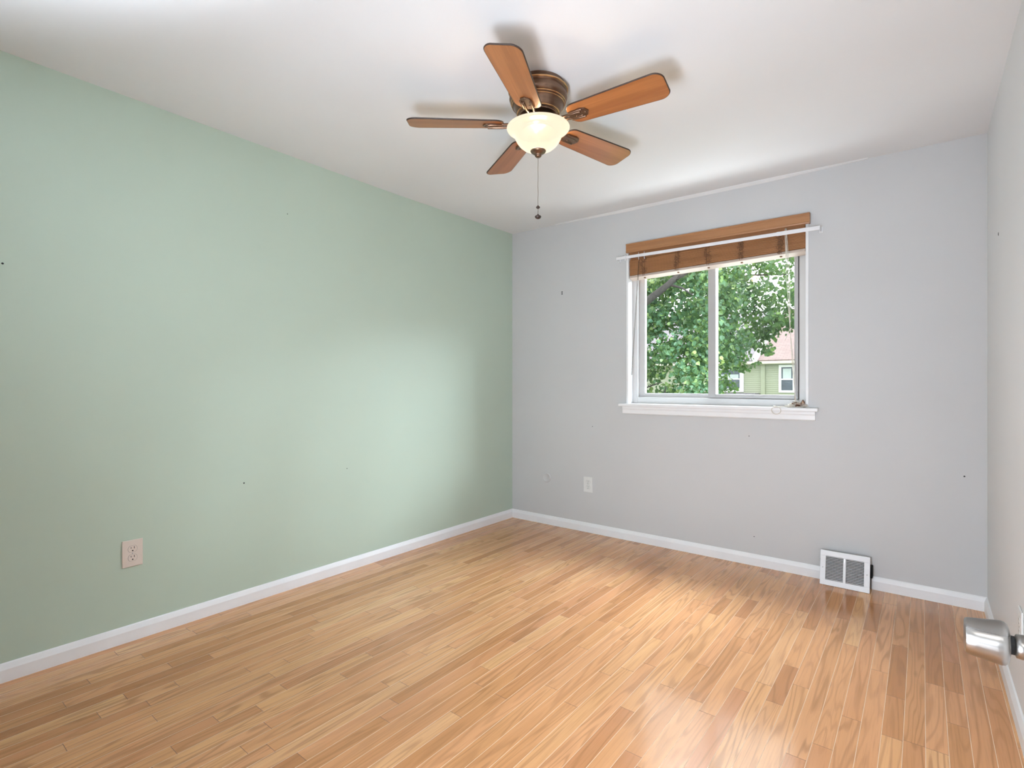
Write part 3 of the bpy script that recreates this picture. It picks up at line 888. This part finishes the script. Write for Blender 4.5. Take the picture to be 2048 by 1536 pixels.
# near tree filling the left pane
t1 = empty('leafy_tree', (-2.9, 6.4, GZ), 'dense broad-leaved tree with a dark bough filling the left pane', 'tree')
rng2 = np.random.RandomState(4)
blobs = []
for i in range(190):
    x = rng2.uniform(-2.3, .0); z = rng2.uniform(.2, 3.6); y = rng2.uniform(5.2, 7.6)
    if x > -.35 and 1.0 < z < 2.0 and rng2.uniform() < .4: continue
    blobs.append((x, y, z, .30, .35, .26, 88))
leaves('foliage', blobs, M['leaf_a'], t1, .085, 21)
b = MB()
b.tube([(-3.1, 6.4, GZ), (-3.05, 6.4, -.5), (-2.95, 6.35, 1.2), (-2.85, 6.3, 2.0), (-2.95, 6.4, 3.4)], [.17, .15, .13, .11, .07], 12)
b.tube([(-2.88, 6.3, 1.75), (-1.9, 5.5, 2.12), (-1.27, 5.1, 2.42), (-.97, 5.1, 2.62), (-.64, 5.1, 2.83), (-.46, 5.1, 2.97), (-.32, 5.2, 3.15)], [.10, .085, .075, .066, .055, .048, .035], 10)
b.tube([(-.52, 5.1, 2.92), (-.36, 5.1, 2.98), (-.15, 5.1, 3.10), (.05, 5.1, 3.3)], [.04, .036, .028, .018], 8)
b.tube([(-.50, 5.1, 2.93), (-.53, 5.1, 3.08), (-.50, 5.1, 3.3)], [.032, .026, .018], 8)
b.tube([(-.60, 5.1, 2.84), (-.38, 5.1, 2.76), (-.2, 5.1, 2.62)], [.026, .018, .01], 6)
for pts in ([(-1.9, 5.9, .45), (-1.35, 5.5, 1.02), (-1.05, 5.4, 1.12), (-.85, 5.4, 1.18)], [(-1.35, 5.5, 1.02), (-1.42, 5.4, 1.25), (-1.5, 5.4, 1.4)],
            [(-.75, 5.4, .6), (-.78, 5.35, 1.0), (-.76, 5.35, 1.12)], [(-.25, 5.5, .6), (-.35, 5.4, .98), (-.42, 5.4, 1.15)]):
    b.tube(pts, [.014] * (len(pts) - 1) + [.006], 6)
b.build('trunk', M['bark'], t1)

# farther tree drooping into the right pane
t2 = empty('maple_tree', (-3.5, 9.4, GZ), 'tree with loose drooping boughs seen through the right pane', 'tree')
blobs = []
rng3 = np.random.RandomState(8)
for i in range(105):
    x = rng3.uniform(-1.6, .85); z = rng3.uniform(2.35, 4.3); y = rng3.uniform(8.2, 10)
    if x > -.3 and z > 3.2 and rng3.uniform() < .45: continue
    blobs.append((x, y, z, .26, .3, .2, 60))
for x, z, rx, rz, nn in ((-.85, 2.2, .26, .3, 90), (-.6, 1.95, .25, .3, 100), (-.35, 2.15, .25, .26, 80), (-.05, 2.3, .26, .2, 80), (.18, 2.28, .2, .18, 50), (.10, 1.92, .13, .15, 46),
                         (-.08, 2.02, .12, .12, 26), (-.5, 1.62, .20, .16, 56), (-.36, 1.5, .10, .10, 18), (-.84, 1.15, .20, .24, 60), (-.62, 1.12, .12, .14, 22), (-.3, 1.76, .10, .08, 10), (-.12, 1.62, .05, .06, 6), (.45, 2.45, .2, .16, 30)):
    blobs.append((x, 9.0, z, rx, .25, rz, int(nn * 1.6)))
leaves('foliage', blobs, M['leaf_b'], t2, .088, 33)
b = MB()
b.tube([(-3.5, 9.4, GZ), (-3.5, 9.4, 0), (-3.4, 9.35, 2.0), (-3.3, 9.3, 4.2)], [.2, .17, .14, .1], 12)
for pts, r in (([(-3.38, 9.35, 2.4), (-1.3, 9.1, 2.75), (-.8, 9.0, 2.45), (-.55, 9.0, 2.15), (-.35, 8.95, 1.8)], .035),
               ([(-1.3, 9.1, 2.75), (-.6, 9.0, 2.9), (.0, 9.0, 2.75), (.3, 9.0, 2.45)], .03),
               ([(-3.35, 9.3, 3.0), (-1.2, 9.1, 3.45), (-.3, 9.0, 3.6), (.5, 8.9, 3.5)], .04),
               ([(-.3, 9.0, 2.82), (.15, 9.0, 3.05), (.5, 9.0, 3.2)], .02)):
    b.tube(pts, [r * (1 - .75 * k / (len(pts) - 1)) for k in range(len(pts))], 8)
b.build('trunk', M['bark'], t2)

# neighbouring house with pale green clapboards
HY = 25.0
house = empty('house', (-5.0, HY, GZ), 'neighbouring house with pale green clapboards and shingled roofs', 'house')
prof = []
z = GZ
while z < 2.2:
    prof += [(HY - .022, z), (HY - .004, z + .104)]
    z += .105
vs = [(-15, y, z) for y, z in prof] + [(3, y, z) for y, z in prof]
n = len(prof)
b = MB().add(vs, [(k, n + k, n + k + 1, k + 1) for k in range(n - 1)])
b.box(-15, HY, GZ, 3, HY + 8, 2.2)
b.build('siding', M['siding'], house)
def house_window(x0, x1, z0, z1, tr, mid, blind_frac, wide=False):
    f = MB()
    f.box(x0, HY - .06, z0, x0 + tr, HY - .02, z1).box(x1 - tr, HY - .06, z0, x1, HY - .02, z1)
    f.box(x0 + tr, HY - .06, z0, x1 - tr, HY - .02, z0 + tr).box(x0 + tr, HY - .06, z1 - tr, x1 - tr, HY - .02, z1)
    zm = z0 + (z1 - z0) * mid
    f.box(x0 + tr, HY - .05, zm - .03, x1 - tr, HY - .022, zm + .03)
    w = f.build('window', M['house_trim'], house)
    MB().box(x0 + tr, HY - .03, z0 + tr, x1 - tr, HY - .024, z1 - tr).build('pane', M['dark_glass'], w)
    zb = z1 - tr - (z1 - tr - zm) * blind_frac
    MB().box(x0 + tr + .07, HY - .034, zm + .03, x1 - tr - .07, HY - .031, zb).build('shade', M['pale_blind'], w)
house_window(-2.804, -2.075, .727, 2.09, .11, .48, .12)
house_window(-6.2, -4.445, .737, 2.077, .19, .50, .5)
MB().box(-15, HY - .42, 2.15, 3, HY - .28, 2.28).box(-15, HY - .36, 2.13, 3, HY - .02, 2.16).build('gutter', M['gutter'], house, .015)
MB().box(-3.629, HY - .10, GZ, -3.42, HY - .02, 2.14).build('downspout', M['siding'], house, .02)
MB().box(-7.5, HY - .9, .60, -3.70, HY - .02, .69).build('porch_roof', M['roof_grey'], house)
pa = R(25)
def roof(x0, x1, name, mat, lift=0.0, th=.08):
    L = 8.0
    y0, z0 = HY - .36, 2.27 + lift
    y1, z1 = y0 + L * math.cos(pa), z0 + L * math.sin(pa)
    nz, ny_ = math.cos(pa) * th, -math.sin(pa) * th
    v = []
    for x in (x0, x1):
        v += [(x, y0, z0), (x, y1, z1), (x, y1 + ny_, z1 + nz), (x, y0 + ny_, z0 + nz)]
    return MB().add(v, [(0, 1, 2, 3), (7, 6, 5, 4), (0, 4, 5, 1), (1, 5, 6, 2), (2, 6, 7, 3), (3, 7, 4, 0)]).build(name, mat, house)
roof(-3.72, 3.3, 'roof', M['roof_pink'])['label'] = 'rosy shingled roof'
roof(-15, -3.95, 'roof', M['roof_grey'])['label'] = 'grey shingled roof'
roof(-3.97, -3.70, 'roof_parapet', M['house_trim'], 0.06, .14)
